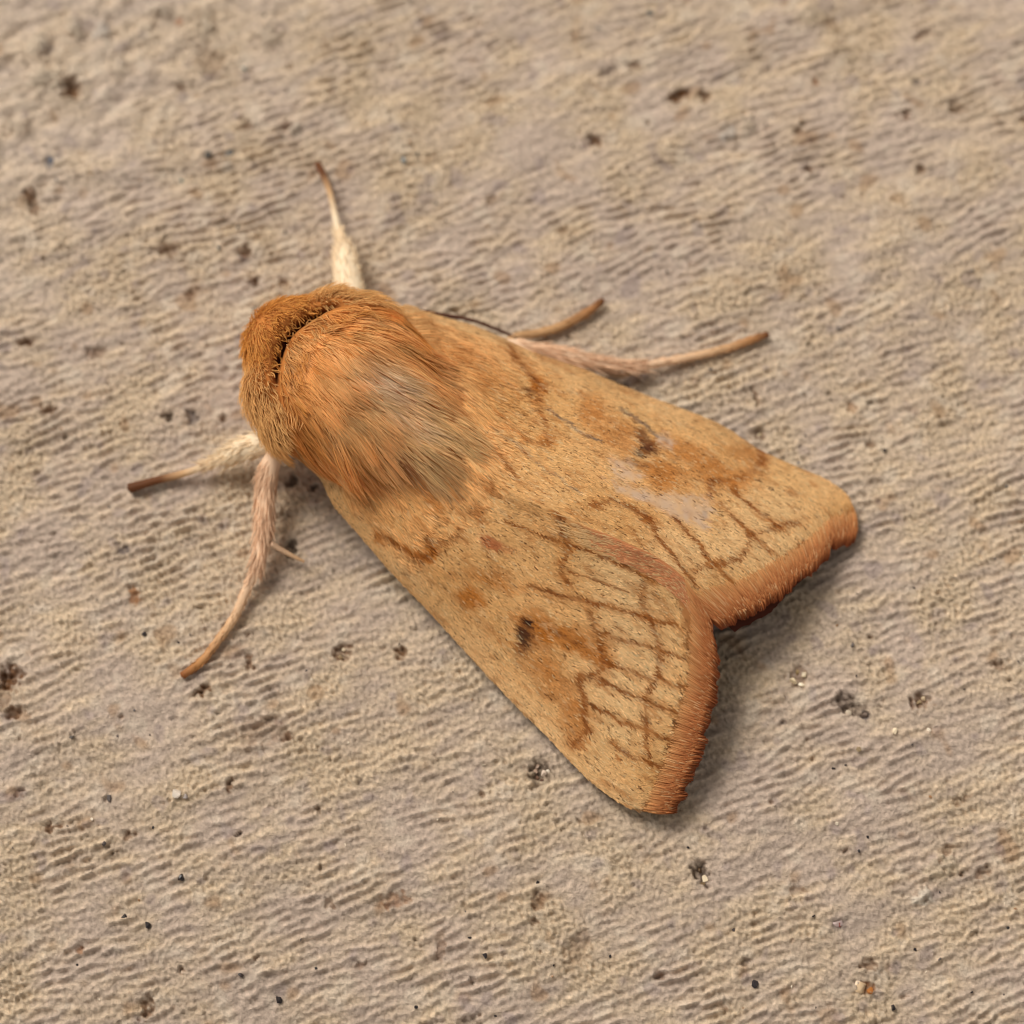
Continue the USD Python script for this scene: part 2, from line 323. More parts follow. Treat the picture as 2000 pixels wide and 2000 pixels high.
# ------------------------------------------------------------------ the moth
MOTH = '/World/moth'
tag(UsdGeom.Xform.Define(stage, MOTH).GetPrim(), label='tan and orange furry moth resting with folded wings on the concrete', category='moth')
HEADPX, TAILPX = (475, 668), (1392, 1212)
h0, h1 = at(*HEADPX, 2.2), at(*TAILPX, 2.2)
AX = unit(h1 - h0); PERP = np.array([-AX[1], AX[0], 0.0])          # AX points from head to tail, PERP to the moth's right-hand wing
O = np.array([h0[0], h0[1], 0.0]) + 0.7 * PERP
AX = unit(8 * AX - 0.8 * PERP); PERP = np.array([-AX[1], AX[0], 0.0])


def body_pt(a, p, z):
    return O + a * AX + p * PERP + np.array([0, 0, z])


# --- body: one continuous surface from smoothly joined ellipsoids
import manifold3d
ELL = [((1.3, 0, 2.5), (1.25, 1.35, 1.6)), ((2.0, 1.25, 2.4), (1.0, 0.95, 1.5)), ((2.0, -1.25, 2.4), (1.0, 0.95, 1.5)), ((3.9, 0, 2.65), (2.3, 2.5, 2.2)), ((3.0, 1.55, 2.4), (1.2, 1.15, 1.55)), ((3.0, -1.5, 2.4), (1.2, 1.15, 1.55)), ((5.0, 0, 2.7), (2.2, 2.0, 1.9)), ((6.6, 0, 2.45), (3.0, 1.45, 1.95)), ((8.6, 0, 2.2), (4.2, 1.6, 1.7)), ((12.0, 0, 1.6), (2.2, 1.0, 1.0))]


def body_sdf(x, y, z):
    s = 0.0
    for (c, r) in ELL:
        q = math.sqrt(((x - c[0]) / r[0]) ** 2 + ((y - c[1]) / r[1]) ** 2 + ((z - c[2]) / r[2]) ** 2)
        d = (q - 1) * min(r)
        s += math.exp(-d * 5.0)
    return math.log(s) / 5.0 - 0.5 * math.exp(-((x - 1.5 - (0.22 if y > 0 else 0.30) * y * y) / 0.10) ** 2) * min(max((z - 2.8) * 1.5, 0), 1) * math.exp(-(y / 1.55) ** 4)


bm = manifold3d.Manifold.level_set(lambda x, y, z: body_sdf(x, y, z), [-0.6, -3.6, 0.0, 15.0, 3.6, 6.2], 0.14).to_mesh()
bl = trimesh.Trimesh(np.array(bm.vert_properties[:, :3]), np.array(bm.tri_verts), process=False)
trimesh.smoothing.filter_taubin(bl, iterations=6)
LV = np.asarray(bl.vertices)
bw = O + LV[:, :1] * AX + LV[:, 1:2] * PERP + LV[:, 2:] * np.array([0, 0, 1.0])
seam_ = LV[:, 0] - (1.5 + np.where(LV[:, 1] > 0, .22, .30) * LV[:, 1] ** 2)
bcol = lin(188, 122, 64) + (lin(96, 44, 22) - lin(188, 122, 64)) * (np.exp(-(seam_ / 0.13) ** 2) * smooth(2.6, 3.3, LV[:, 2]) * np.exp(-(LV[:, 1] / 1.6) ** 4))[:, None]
bcol = bcol * (0.9 + 0.2 * nz(bw, 3.0, 3)[:, None])
flip = np.linalg.det(np.stack([AX, PERP, [0, 0, 1]])) < 0
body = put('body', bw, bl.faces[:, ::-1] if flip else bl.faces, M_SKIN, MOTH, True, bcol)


# --- wings
def coons(C, I, T, nu, nv, bulge):
    c, i, t = spline(C, nu), spline(I, nu), spline(T, nv)
    b = c[0] + (i[0] - c[0]) * np.linspace(0, 1, nv)[:, None]
    u, v = np.linspace(0, 1, nu)[:, None, None], np.linspace(0, 1, nv)[None, :, None]
    P = (1 - v) * c[:, None] + v * i[:, None] + (1 - u) * b[None] + u * t[None] - ((1 - u) * (1 - v) * c[0] + u * (1 - v) * c[-1] + (1 - u) * v * i[0] + u * v * i[-1])
    n = unit(np.cross(i[-1] - c[0], i[0] - c[-1])); n = n * np.sign(n[2])
    prof = (np.sin(np.pi * v ** 0.8)) * (0.35 + 0.65 * np.sin(np.pi * np.clip(u * 0.85 + 0.15, 0, 1)))
    return P + bulge * prof * n


def P3(rows):
    r = np.asarray(rows, float)
    return at(r[:, 0], r[:, 1], r[:, 2])


L_COSTA = P3([(560, 880, 2.0), (621, 930, 1.7), (652, 987, 1.45), (708, 1053, 1.2), (766, 1121, 1.0), (828, 1185, .85), (886, 1248, .72), (1000, 1371, .55), (1072, 1443, .47), (1130, 1504, .42), (1187, 1553, .38), (1240, 1582, .36), (1306, 1588, .36)])
L_INNER = P3([(820, 800, 4.0), (905, 885, 4.3), (994, 958, 4.35), (1072, 993, 4.3), (1142, 1028, 4.1), (1191, 1046, 3.95), (1236, 1066, 3.8), (1285, 1089, 3.55), (1331, 1124, 3.25), (1358, 1160, 3.0), (1388, 1213, 2.6)])
L_TERM = P3([(1306, 1588, .36), (1318, 1556, .55), (1337, 1513, .8), (1356, 1461, 1.1), (1381, 1374, 1.6), (1392, 1287, 2.1), (1388, 1213, 2.6)])
R_COSTA = P3([(768, 600, 2.0), (800, 596, 1.75), (831, 608, 1.6), (924, 636, 1.35), (999, 667, 1.15), (1048, 688, 1.05), (1138, 720, .9), (1188, 742, .85), (1266, 773, .75), (1390, 821, .62), (1450, 856, .56), (1487, 880, .52), (1556, 911, .46), (1613, 936, .42), (1654, 968, .4), (1672, 1008, .4), (1671, 1043, .42)])
R_INNER = P3([(820, 803, 3.9), (905, 890, 4.2), (990, 964, 4.24), (1072, 1004, 4.18), (1140, 1046, 3.95), (1236, 1098, 3.5), (1331, 1165, 2.95), (1398, 1218, 2.4)])
R_TERM = P3([(1671, 1043, .42), (1624, 1060, .7), (1590, 1100, 1.0), (1532, 1143, 1.4), (1482, 1180, 1.8), (1433, 1202, 2.1), (1398, 1218, 2.4)])

C_BASE, C_COSTA, C_ORANGE, C_LINE, C_DARK, C_FR = lin(241, 191, 131), lin(247, 206, 152), lin(190, 114, 36), lin(154, 84, 28), lin(48, 18, 16), lin(206, 130, 66)


def dist(q, line):
    """Distance in pixels from the points q to a polyline, and how far along it (0..1)."""
    line = np.asarray(line, float)
    best, where = np.full(len(q), 1e9), np.zeros(len(q))
    for k in range(len(line) - 1):
        a, d = line[k], line[k + 1] - line[k]
        t = np.clip(((q - a) @ d) / (d @ d), 0, 1)
        r = np.linalg.norm(q - a - t[:, None] * d, axis=1)
        m = r < best
        best[m], where[m] = r[m], (k + t[m]) / (len(line) - 1)
    return best, where


L = dict(
    term=[(1225, 1600), (1270, 1560), (1282, 1530), (1285, 1504), (1304, 1461), (1315, 1428), (1330, 1374), (1346, 1320), (1346, 1265), (1341, 1216), (1320, 1163), (1288, 1124), (1250, 1092), (1175, 1054), (1137, 1033), (1094, 1008)],
    blobs=[(1225, 1300, 110, 190, -10, 'p', .5), (1200, 1110, 90, 60, -25, 'p', .4), (1142, 1252, 70, 30, -25, 'o', .55), (915, 1166, 34, 24, -25, 'o', .85), (955, 1130, 70, 18, -20, 'o', .6), (1040, 1222, 56, 34, -30, 'o', .8), (1090, 1240, 60, 26, -25, 'o', .75), (1160, 1275, 48, 22, -30, 'o', .7), (1085, 1330, 60, 34, -50, 'o', .55), (1120, 1400, 34, 46, 0, 'o', .6),
           (1050, 1290, 40, 26, -45, 'o', .5), (1022, 1238, 18, 34, 12, 'b', .7), (1026, 1216, 11, 9, 0, 'd', 1.), (1018, 1240, 12, 22, 15, 'd', .75), (1012, 1262, 11, 14, 0, 'b', .7), (952, 1056, 24, 13, -25, 'r', .7), (975, 1066, 36, 9, -15, 'r', .4), (834, 1082, 20, 14, -20, 'o', .8),
           (800, 1076, 34, 10, -25, 'o', .6), (735, 1050, 16, 9, -50, 'o', .6), (1088, 1003, 15, 14, 0, 'l', .6), (1180, 1239, 11, 5, -10, 'd', .8), (1189, 1291, 13, 6, -30, 'd', .85), (1158, 1376, 14, 5, -30, 'd', .95), (1172, 1331, 14, 5, -20, 'b', .8), (1259, 1406, 10, 11, 0, 'd', .55), (1210, 1101, 10, 6, 0, 'l', .7),
           (1340, 1252, 5, 9, 0, 'd', .7), (1341, 1311, 6, 8, 0, 'd', .8), (1332, 1363, 7, 8, 0, 'd', .7), (1316, 1413, 7, 10, 0, 'd', .8), (1302, 1465, 7, 14, -15, 'd', .75), (1285, 1526, 5, 9, 0, 'd', .8), (1315, 1390, 8, 4, -15, 'd', .6), (1302, 1440, 8, 4, -15, 'd', .6), (1268, 1489, 10, 4, -30, 'd', .8), (1141, 1480, 4, 6, 20, 'd', .7),
           (1215, 1463, 5, 4, 0, 'b', .8), (1203, 1477, 6, 6, 0, 'l', .7), (1246, 1535, 4, 4, 0, 'b', .8), (1240, 1583, 14, 5, -10, 'd', .5), (1126, 1449, 16, 7, -15, 'l', .6), (840, 1056, 14, 4, -10, 'd', .45), (1085, 1234, 20, 6, -25, 'b', .5), (1120, 1250, 16, 5, -20, 'b', .5), (850, 985, 22, 16, -40, 'o', .5), (810, 935, 30, 18, -35, 'o', .5), (1095, 990, 10, 7, 0, 'r', .5)],
    lines=[([(740, 1045), (770, 1059), (786, 1069), (807, 1080), (834, 1086), (846, 1074), (832, 1056), (865, 1059), (894, 1042), (906, 1049)], 6, .55), ([(886, 962), (906, 974)], 5, .6), ([(931, 1000), (934, 1022)], 5, .6), ([(956, 930), (962, 952)], 6, .5),
           ([(1086, 998), (1090, 1031), (1107, 1063), (1094, 1095), (1096, 1122), (1110, 1138)], 8, .75), ([(1150, 1195), (1160, 1225), (1176, 1240), (1166, 1262), (1172, 1284), (1190, 1293), (1165, 1310), (1150, 1318), (1126, 1321), (1131, 1345), (1140, 1362), (1135, 1385), (1141, 1407), (1148, 1420), (1130, 1432), (1115, 1452)], 8, .7),
           ([(990, 1018), (1061, 1047), (1126, 1067), (1210, 1101), (1282, 1138)], 4, .75), ([(1110, 1114), (1169, 1133), (1223, 1155)], 3, .6), ([(1026, 1141), (1115, 1165), (1169, 1181), (1258, 1203), (1331, 1219)], 6, .75), ([(1183, 1241), (1236, 1254), (1290, 1270), (1344, 1284)], 6, .65), ([(1193, 1294), (1250, 1316), (1304, 1332), (1341, 1338)], 5, .75),
           ([(1169, 1324), (1223, 1354), (1283, 1376), (1320, 1389)], 6, .75), ([(1165, 1378), (1206, 1402), (1246, 1417), (1272, 1428), (1304, 1440)], 5, .75), ([(1191, 1450), (1239, 1476), (1267, 1489), (1289, 1498)], 5, .6),
           ([(1262, 1120), (1250, 1157), (1253, 1181), (1269, 1216), (1280, 1243), (1285, 1270), (1288, 1300), (1270, 1335), (1257, 1359), (1254, 1380), (1259, 1407), (1259, 1439), (1261, 1461), (1261, 1474)], 7, .65), ([(880, 905), (960, 960), (1060, 1010)], 5, .25), ([(700, 1000), (820, 1110), (960, 1230), (1080, 1370)], 8, .15)],
    bare=[], costa=[(600, 930), (708, 1056), (828, 1188), (1000, 1374), (1130, 1507), (1240, 1584)])
R = dict(
    term=[(1690, 975), (1650, 1000), (1618, 1016), (1593, 1040), (1570, 1056), (1527, 1084), (1493, 1113), (1450, 1138), (1385, 1155)],
    blobs=[(1480, 1030, 130, 90, 25, 'p', .45), (1330, 1080, 80, 60, -40, 'p', .4), (1150, 800, 34, 40, -20, 'o', .6), (1200, 850, 60, 40, -30, 'o', .5), (1330, 880, 70, 26, -20, 'o', .6), (1290, 925, 50, 30, -25, 'o', .75), (1400, 925, 80, 30, -15, 'o', .6), (1450, 885, 50, 22, -15, 'o', .5), (1262, 872, 26, 17, -15, 'b', .95), (1250, 850, 20, 12, -40, 'b', .75), (1247, 880, 14, 12, 0, 'd', 1.), (1240, 905, 30, 8, -15, 'b', .5),
           (1048, 752, 16, 16, 0, 'o', .75), (1028, 764, 9, 7, -40, 'b', .7), (1062, 858, 18, 12, -20, 'o', .6), (1374, 1007, 6, 7, 0, 'd', .8), (1618, 1020, 9, 5, 25, 'd', .8), (1601, 1039, 5, 4, 0, 'd', .7), (1571, 1056, 8, 5, 25, 'd', .9), (1530, 1083, 8, 5, 20, 'd', .8), (1495, 1114, 8, 5, 10, 'd', .8), (1452, 1137, 8, 6, 20, 'd', .8),
           (1496, 952, 4, 4, 0, 'd', .8), (1473, 936, 6, 5, 0, 'd', .7), (1540, 962, 16, 8, -10, 'l', .4), (1544, 1022, 16, 6, 0, 'b', .6), (1436, 957, 10, 5, -40, 'b', .8), (1259, 1010, 10, 8, 0, 'l', .8), (1320, 1012, 6, 5, -40, 'b', .7), (1487, 893, 12, 14, 0, 'l', .5), (900, 690, 60, 26, -25, 'o', .3), (960, 740, 50, 22, -25, 'o', .25), (1400, 1095, 14, 8, 0, 'l', .6), (1160, 985, 16, 8, 0, 'l', .5)],
    lines=[([(990, 672), (1002, 693), (1024, 720), (1045, 745), (1058, 760)], 6, .7), ([(1045, 760), (1050, 800), (1062, 830), (1066, 858), (1070, 870), (1040, 862), (1017, 857)], 6, .5), ([(1066, 795), (1110, 829), (1166, 857)], 4, .7, 'g'), ([(1205, 796), (1244, 820), (1284, 851), (1305, 866)], 6, .75, 'g'), ([(1473, 865), (1487, 894), (1473, 916), (1428, 936), (1385, 939), (1382, 965)], 8, .6),
           ([(1271, 1010), (1240, 995), (1220, 985), (1196, 974), (1150, 984)], 6, .6), ([(1428, 942), (1442, 965), (1499, 1016), (1530, 1035)], 4, .8), ([(1399, 982), (1428, 1007), (1465, 1039), (1500, 1075)], 5, .7), ([(1314, 1007), (1342, 1036), (1385, 1093), (1430, 1140)], 5, .75), ([(1271, 1018), (1277, 1042), (1314, 1084), (1359, 1144)], 5, .75),
           ([(1223, 1028), (1260, 1075), (1300, 1115)], 3, .5), ([(1556, 1020), (1507, 1027), (1480, 1036), (1456, 1042), (1456, 1062), (1442, 1087), (1399, 1101), (1376, 1098), (1350, 1110)], 6, .6), ([(960, 830), (1040, 900), (1130, 960)], 4, .4, 'g'), ([(950, 870), (1010, 935), (1060, 985)], 4, .3), ([(930, 850), (985, 900), (1010, 940)], 5, .35), ([(880, 720), (1000, 800), (1180, 890)], 5, .15)],
    bare=[[(1190, 897), (1219, 895), (1236, 916), (1250, 932), (1225, 941), (1200, 930)], [(1186, 933), (1235, 954), (1294, 960), (1359, 968), (1385, 973), (1386, 1002), (1371, 1034), (1351, 1020), (1322, 1004), (1285, 987), (1243, 975), (1208, 958)], [(1284, 848), (1312, 866), (1306, 874), (1285, 862)]],
    costa=[(800, 592), (924, 636), (1138, 720), (1390, 821), (1487, 880), (1613, 936)])
TONE = {'p': lin(246, 214, 164), 'o': C_ORANGE, 'l': C_LINE, 'd': C_DARK, 'b': lin(104, 52, 24), 'r': lin(184, 100, 60), 'g': lin(132, 112, 96)}


def wing_paint(P, W, seed):
    """The pigment of a wing at the points P: (colour, fringe share, bare share)."""
    q = pix(P)
    q = q + np.stack([nz(P[:, :2], 2.6, seed, 4), nz(P[:, :2], 2.6, seed + 9, 4)], -1) * 9
    c = np.tile(C_BASE, (len(q), 1))

    def over(m, tone):
        nonlocal c
        c = c * (1 - m[:, None]) + m[:, None] * tone
    d, _ = dist(q, W['costa'])
    over(0.7 * smooth(70, 10, d), C_COSTA)
    over(np.clip(0.24 + 0.35 * nz(P, 0.5, seed + 3), 0, .5), lin(192, 140, 72))
    over(np.clip(0.30 * nz(P, 1.6, seed + 4), 0, .4), lin(226, 194, 146))
    speck = nz(P, 5.0, seed + 5, 2)
    for (x, y, a, b, deg, t, k) in W['blobs']:
        w = math.radians(-deg)
        e = np.hypot(((q[:, 0] - x) * math.cos(w) + (q[:, 1] - y) * math.sin(w)) / a, (-(q[:, 0] - x) * math.sin(w) + (q[:, 1] - y) * math.cos(w)) / b)
        lo = 0.35 if a > 25 else 0.6
        over(k * smooth(1.35, lo, e + 0.35 * speck * (1 if t in 'oblr' else .5)), TONE[t])
    fl0 = np.stack([P @ AX * 2.2, P @ PERP * 6.0, 0 * P[:, 0]], -1)
    for row in W['lines']:
        d, s = dist(q, row[0])
        if len(row) < 4:
            over(0.42 * row[2] * smooth(row[1] * 3.4, row[1] * 0.5, d + 3 * speck), C_ORANGE)
        k = np.clip(row[2] * (1.2 + 0.5 * nz(P, 1.8, seed + 6)), 0, 1)
        over(np.clip(k * np.clip(1.0 + 0.8 * nz(fl0, 1.0, seed + 23, 2), 0.55, 1.25), 0, .92) * smooth(row[1] * 1.15, row[1] * 0.1, d), TONE[row[3]] if len(row) > 3 else C_LINE * (0.8 + 0.25 * speck[:, None]))
    fl = np.stack([P @ AX * 2.2, P @ PERP * 7.0, 0 * P[:, 0]], -1)
    over(0.58 * smooth(0.0, 0.5, nz(fl, 1.0, seed + 7, 3)), lin(182, 118, 60))
    over(0.40 * smooth(0.15, 0.6, nz(fl, 1.3, seed + 17, 3)), lin(244, 216, 170))
    bare = np.zeros(len(q))
    for poly in W['bare']:
        g = shapely.Polygon(poly)
        inside = shapely.contains_xy(g, q[:, 0], q[:, 1])
        dd = dist(q, poly + poly[:1])[0]
        bare = np.maximum(bare, smooth(-12, 9, np.where(inside, dd, -dd) + 12 * speck))
    over((0.62 + .4 * speck) * bare, lin(206, 180, 160) * (1 + 0.16 * nz(fl, 0.8, seed + 21, 3))[:, None])
    d, s = dist(q, W['term'])
    t = np.asarray(W['term'], float)
    outer = shapely.Polygon(list(W['term']) + ([(1094, 900), (2000, 1000), (2000, 1650)] if W is L else [(1385, 1500), (1900, 1500), (1900, 900)]))
    inside = shapely.contains_xy(outer, q[:, 0], q[:, 1])
    over(0.45 * smooth(9, 1, d) * np.clip(1 + speck, .3, 1.4), C_LINE)
    fr = smooth(-4, 6, np.where(inside, d, -d)) * (1 if W is R else smooth(1.0, 0.85, s))
    over(fr, lin(208, 142, 84) * (0.66 + 0.12 * speck[:, None]))
    if W is L:
        over(fr * smooth(0.60, 0.72, s), lin(206, 138, 92))
    return c, fr, bare


def make_wing(curves, W, bulge, seed, label):
    P = coons(*curves, 230, 160, bulge)
    nu, nv = P.shape[:2]
    flat = P.reshape(-1, 3)
    n = unit(np.cross(np.gradient(P, axis=0), np.gradient(P, axis=1)))
    if n[nu // 2, nv // 2, 2] < 0:
        n = -n
    ripple = 0.018 * nz(P, 1.3, seed + 11, 2) + 0.007 * nz(P, 5.0, seed + 12, 2)
    P = P + n * ripple[..., None]
    flat = P.reshape(-1, 3)
    col, fr, bare = wing_paint(flat, W, seed)
    f = grid_faces(nu, nv)
    a, b, c3 = flat[f[len(f) // 2, 0]], flat[f[len(f) // 2, 1]], flat[f[len(f) // 2, 2]]
    if np.cross(b - a, c3 - a)[2] < 0:
        f = f[:, ::-1]
    # thickness: an under side a little inside
    under = flat - n.reshape(-1, 3) * 0.03
    rim = np.r_[np.arange(nv), np.arange(nv - 1, nu * nv, nv)[1:], np.arange(nu * nv - 1, (nu - 1) * nv - 1, -1)[1:], np.arange((nu - 1) * nv, -1, -nv)[1:-1]]
    nx_ = np.roll(rim, -1)
    side = np.stack([rim, nx_, nx_ + nu * nv, rim + nu * nv], -1)
    wing = put('forewing', np.vstack([flat, under]), np.vstack([f, f[:, ::-1] + nu * nv, side]), M_WING, MOTH, True, np.vstack([col, col * 0.7]) * 0.86)
    tag(wing, label=label)
    wp = str(wing.GetPath())
    # the scales: small overlapping plates along the veins
    N = 42000
    g = np.random.default_rng(seed)
    iu, iv = g.random(N) * (nu - 2), g.random(N) * (nv - 2)
    area = np.linalg.norm(np.cross(np.gradient(P, axis=0), np.gradient(P, axis=1)), axis=-1)
    keep = g.random(N) < (area[iu.astype(int), iv.astype(int)] / np.percentile(area, 97))
    iu, iv = iu[keep], iv[keep]

    def samp(F, du=0.0):
        return np.stack([map_coordinates(F[..., k], [np.clip(iu + du, 0, nu - 1), iv], order=1) for k in range(F.shape[-1])], -1)
    p, nn, fw = samp(P), unit(samp(n)), unit(samp(P, 3.0) - samp(P, -3.0))
    sd = np.cross(nn, fw)
    ang = g.normal(0, 0.20, len(p))[:, None]
    fw, sd = fw * np.cos(ang) + sd * np.sin(ang), sd * np.cos(ang) - fw * np.sin(ang)
    ln, wd, tilt = g.uniform(0.08, 0.25, (len(p), 1)), g.uniform(0.010, 0.026, (len(p), 1)), g.uniform(0.002, 0.012, (len(p), 1))
    c, fr2, bare2 = wing_paint(p, W, seed)
    ok = (bare2 < g.uniform(0.1, 1.15, len(p)) ** 2) & (fr2 < 0.5)
    jit = np.clip(g.normal(1.03, 0.15, (len(p), 1)), 0.5, 1.5)
    c = c * jit
    dark = g.random(len(p)) < 0.08
    c[dark] = c[dark] * g.uniform(0.2, 0.75, (dark.sum(), 1)) + 0.3 * lin(120, 66, 24)
    light = g.random(len(p)) < 0.04
    c[light] = c[light] * 0.5 + 0.5 * lin(240, 214, 166)
    base, tip = p + nn * 0.004, p + fw * ln + nn * tilt
    quad = np.stack([base - sd * wd * 0.35, base + sd * wd * 0.35, base + fw * ln * .75 + nn * tilt * .75 + sd * wd, tip, base + fw * ln * .75 + nn * tilt * .75 - sd * wd], 1)[ok]
    m = len(quad)
    o = np.arange(m)[:, None] * 5
    ff = np.vstack([o + [0, 2, 1], o + [0, 4, 2], o + [2, 4, 3]])
    sc = put('wing_scales', quad.reshape(-1, 3), ff, M_SCALE, wp, False, np.repeat(c[ok] * 0.86, 5, axis=0))
    tag(sc, kind='stuff')
    return wing, wp, P, n


lw, lwp, LP, LN = make_wing((L_COSTA, L_INNER, L_TERM), L, 0.55, 40, 'near forewing with a dark red-brown spot, overlapping the other')
rw, rwp, RP, RN = make_wing((R_COSTA, R_INNER, R_TERM), R, 0.55, 60, 'far forewing with rubbed grey patches')


def fringe(P, n, parent, seed, count, length, pink=False):
    g = np.random.default_rng(seed)
    nu, nv = P.shape[:2]
    iv = np.sort(g.random(count)) * (nv - 1)
    back = 1 + (9 + 6 * iv / (nv - 1) + 14 * (iv / (nv - 1)) ** 5) * g.random(count) ** 0.7 * g.uniform(0.75, 1.12, count)

    def s(F, iu):
        return np.stack([map_coordinates(F[..., k], [np.clip(iu, 0, nu - 1), iv], order=1) for k in range(3)], -1)
    root, edge, nn = s(P, nu - 1 - back), s(P, np.full(count, nu - 1.0)), unit(s(n, np.full(count, nu - 2.0)))
    fw = unit(s(P, np.full(count, nu - 1.0)) - s(P, np.full(count, nu - 9.0)))
    clump = nz(np.c_[iv * 0.16, 0 * iv], 1.0, seed, 2)
    fw = unit(fw + np.cross(nn, fw) * (0.16 * clump + g.normal(0, 0.07, count))[:, None])
    over = length * g.uniform(0.1, 1.05, count) * np.clip(1 + 0.8 * clump, .3, 1.8)
    t = np.linspace(0, 1, 5)[None, :, None]
    tip = edge + fw * over[:, None]
    lift = g.uniform(0.02, 0.08, count)
    pts = root[:, None] + (tip - root)[:, None] * t + nn[:, None] * (lift[:, None, None] * (0.3 + np.sin(np.pi * t * 0.9)) - 0.10 * t**2)
    wid = (g.uniform(0.022, 0.042, count)[:, None] * np.array([0.7, 1, 1, .9, .45]))
    base, tipc, pale = lin(206, 132, 82), lin(140, 60, 40), lin(234, 186, 138)
    c0 = np.where((g.random(count) < 0.09)[:, None], pale, base * g.uniform(0.75, 1.2, (count, 1)))
    blend = 0.35 + 0.65 * smooth(0.05, 0.45, t)
    c0 = c0[:, None] * blend + (1 - blend) * (C_BASE * g.uniform(.75, 1.1, (count, 1)))[:, None]
    col = c0 * (1 - 0.75 * t**2) + (tipc * g.uniform(0.6, 1.2, (count, 1)))[:, None] * 0.75 * t**2
    return hairs('fringe', pts, wid, M_HAIR, parent, col * 0.86)


fringe(LP, LN, lwp, 5, 6000, 0.30)
fringe(RP, RN, rwp, 6, 6000, 0.30)

# the pinkish fringe along the inner margin of the overlapping wing
g = np.random.default_rng(9)
n_ = 1800
iu = g.uniform(0.45, 1.0, n_) * (LP.shape[0] - 1)
iu = iu[g.random(len(iu)) < smooth(0.44, 0.72, iu / (LP.shape[0] - 1))]
n_ = len(iu)


def sL(F, u, v):
    return np.stack([map_coordinates(F[..., k], [np.clip(u, 0, F.shape[0] - 1), np.clip(v, 0, F.shape[1] - 1)], order=1) for k in range(3)], -1)


NV = LP.shape[1]
root, edge, nn = sL(LP, iu, NV - 1 - g.uniform(2, 16, n_)), sL(LP, iu, np.full(n_, NV - 1.0)), unit(sL(LN, iu, np.full(n_, NV - 2.0)))
fw = unit(sL(LP, iu + 4, np.full(n_, NV - 1.0)) - sL(LP, iu - 4, np.full(n_, NV - 1.0)))
outw = unit(edge - sL(LP, iu, np.full(n_, NV - 9.0)))
dirn = unit(fw + outw * g.uniform(0.0, 0.22, (n_, 1)))
t = np.linspace(0, 1, 5)[None, :, None]
pts = root[:, None] + dirn[:, None] * (g.uniform(0.25, 0.5, (n_, 1))[:, None] * (1.25 - iu / LP.shape[0])[:, None, None] * 1.6 * t) + nn[:, None] * (0.010 + 0.012 * np.sin(np.pi * t) - 0.02 * t**2)
c0 = lin(232, 164, 118) * g.uniform(0.8, 1.15, (n_, 1)); c0[(g.random(n_) < .25) | (iu / (LP.shape[0] - 1) < .56 + .08 * g.random(n_))] = lin(240, 202, 150)
hairs('fringe', pts, g.uniform(.018, .032, (n_, 1)) * np.array([.7, 1, 1, .8, .4]), M_HAIR, lwp, (c0[:, None] * (1 - .2 * t)) * 0.86)


# hindwings, folded under the forewings and just seen at the notch behind them
def hindwing(C, I, T, slide):
    P = coons(C, I, T, 70, 90, 0.3)[9:, 9:-5]
    v = np.linspace(0, 1, P.shape[1])[None, :, None]
    P = P - np.array([0, 0, 0.42]) + AX * slide * smooth(0.1, 0.9, v)
    P[..., 2] = np.maximum(P[..., 2] * 0.92, 0.28)
    P[-1] += AX * 0.08 * nz(P[-1], 4.2, 5, 3)[:, None]
    q = P.reshape(-1, 3)
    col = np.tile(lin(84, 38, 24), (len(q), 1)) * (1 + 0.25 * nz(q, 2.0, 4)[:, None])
    return put('hindwing', q, grid_faces(*P.shape[:2]), M_WING, MOTH, True, col)


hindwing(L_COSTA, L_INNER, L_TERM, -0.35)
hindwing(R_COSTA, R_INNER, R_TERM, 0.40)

# --- fur
bmesh = trimesh.Trimesh(LV, bl.faces, process=False)
fn = bmesh.face_normals
if (fn[:, 2] * (bmesh.triangles_center[:, 2] - 2.5)).sum() < 0:
    fn = -fn


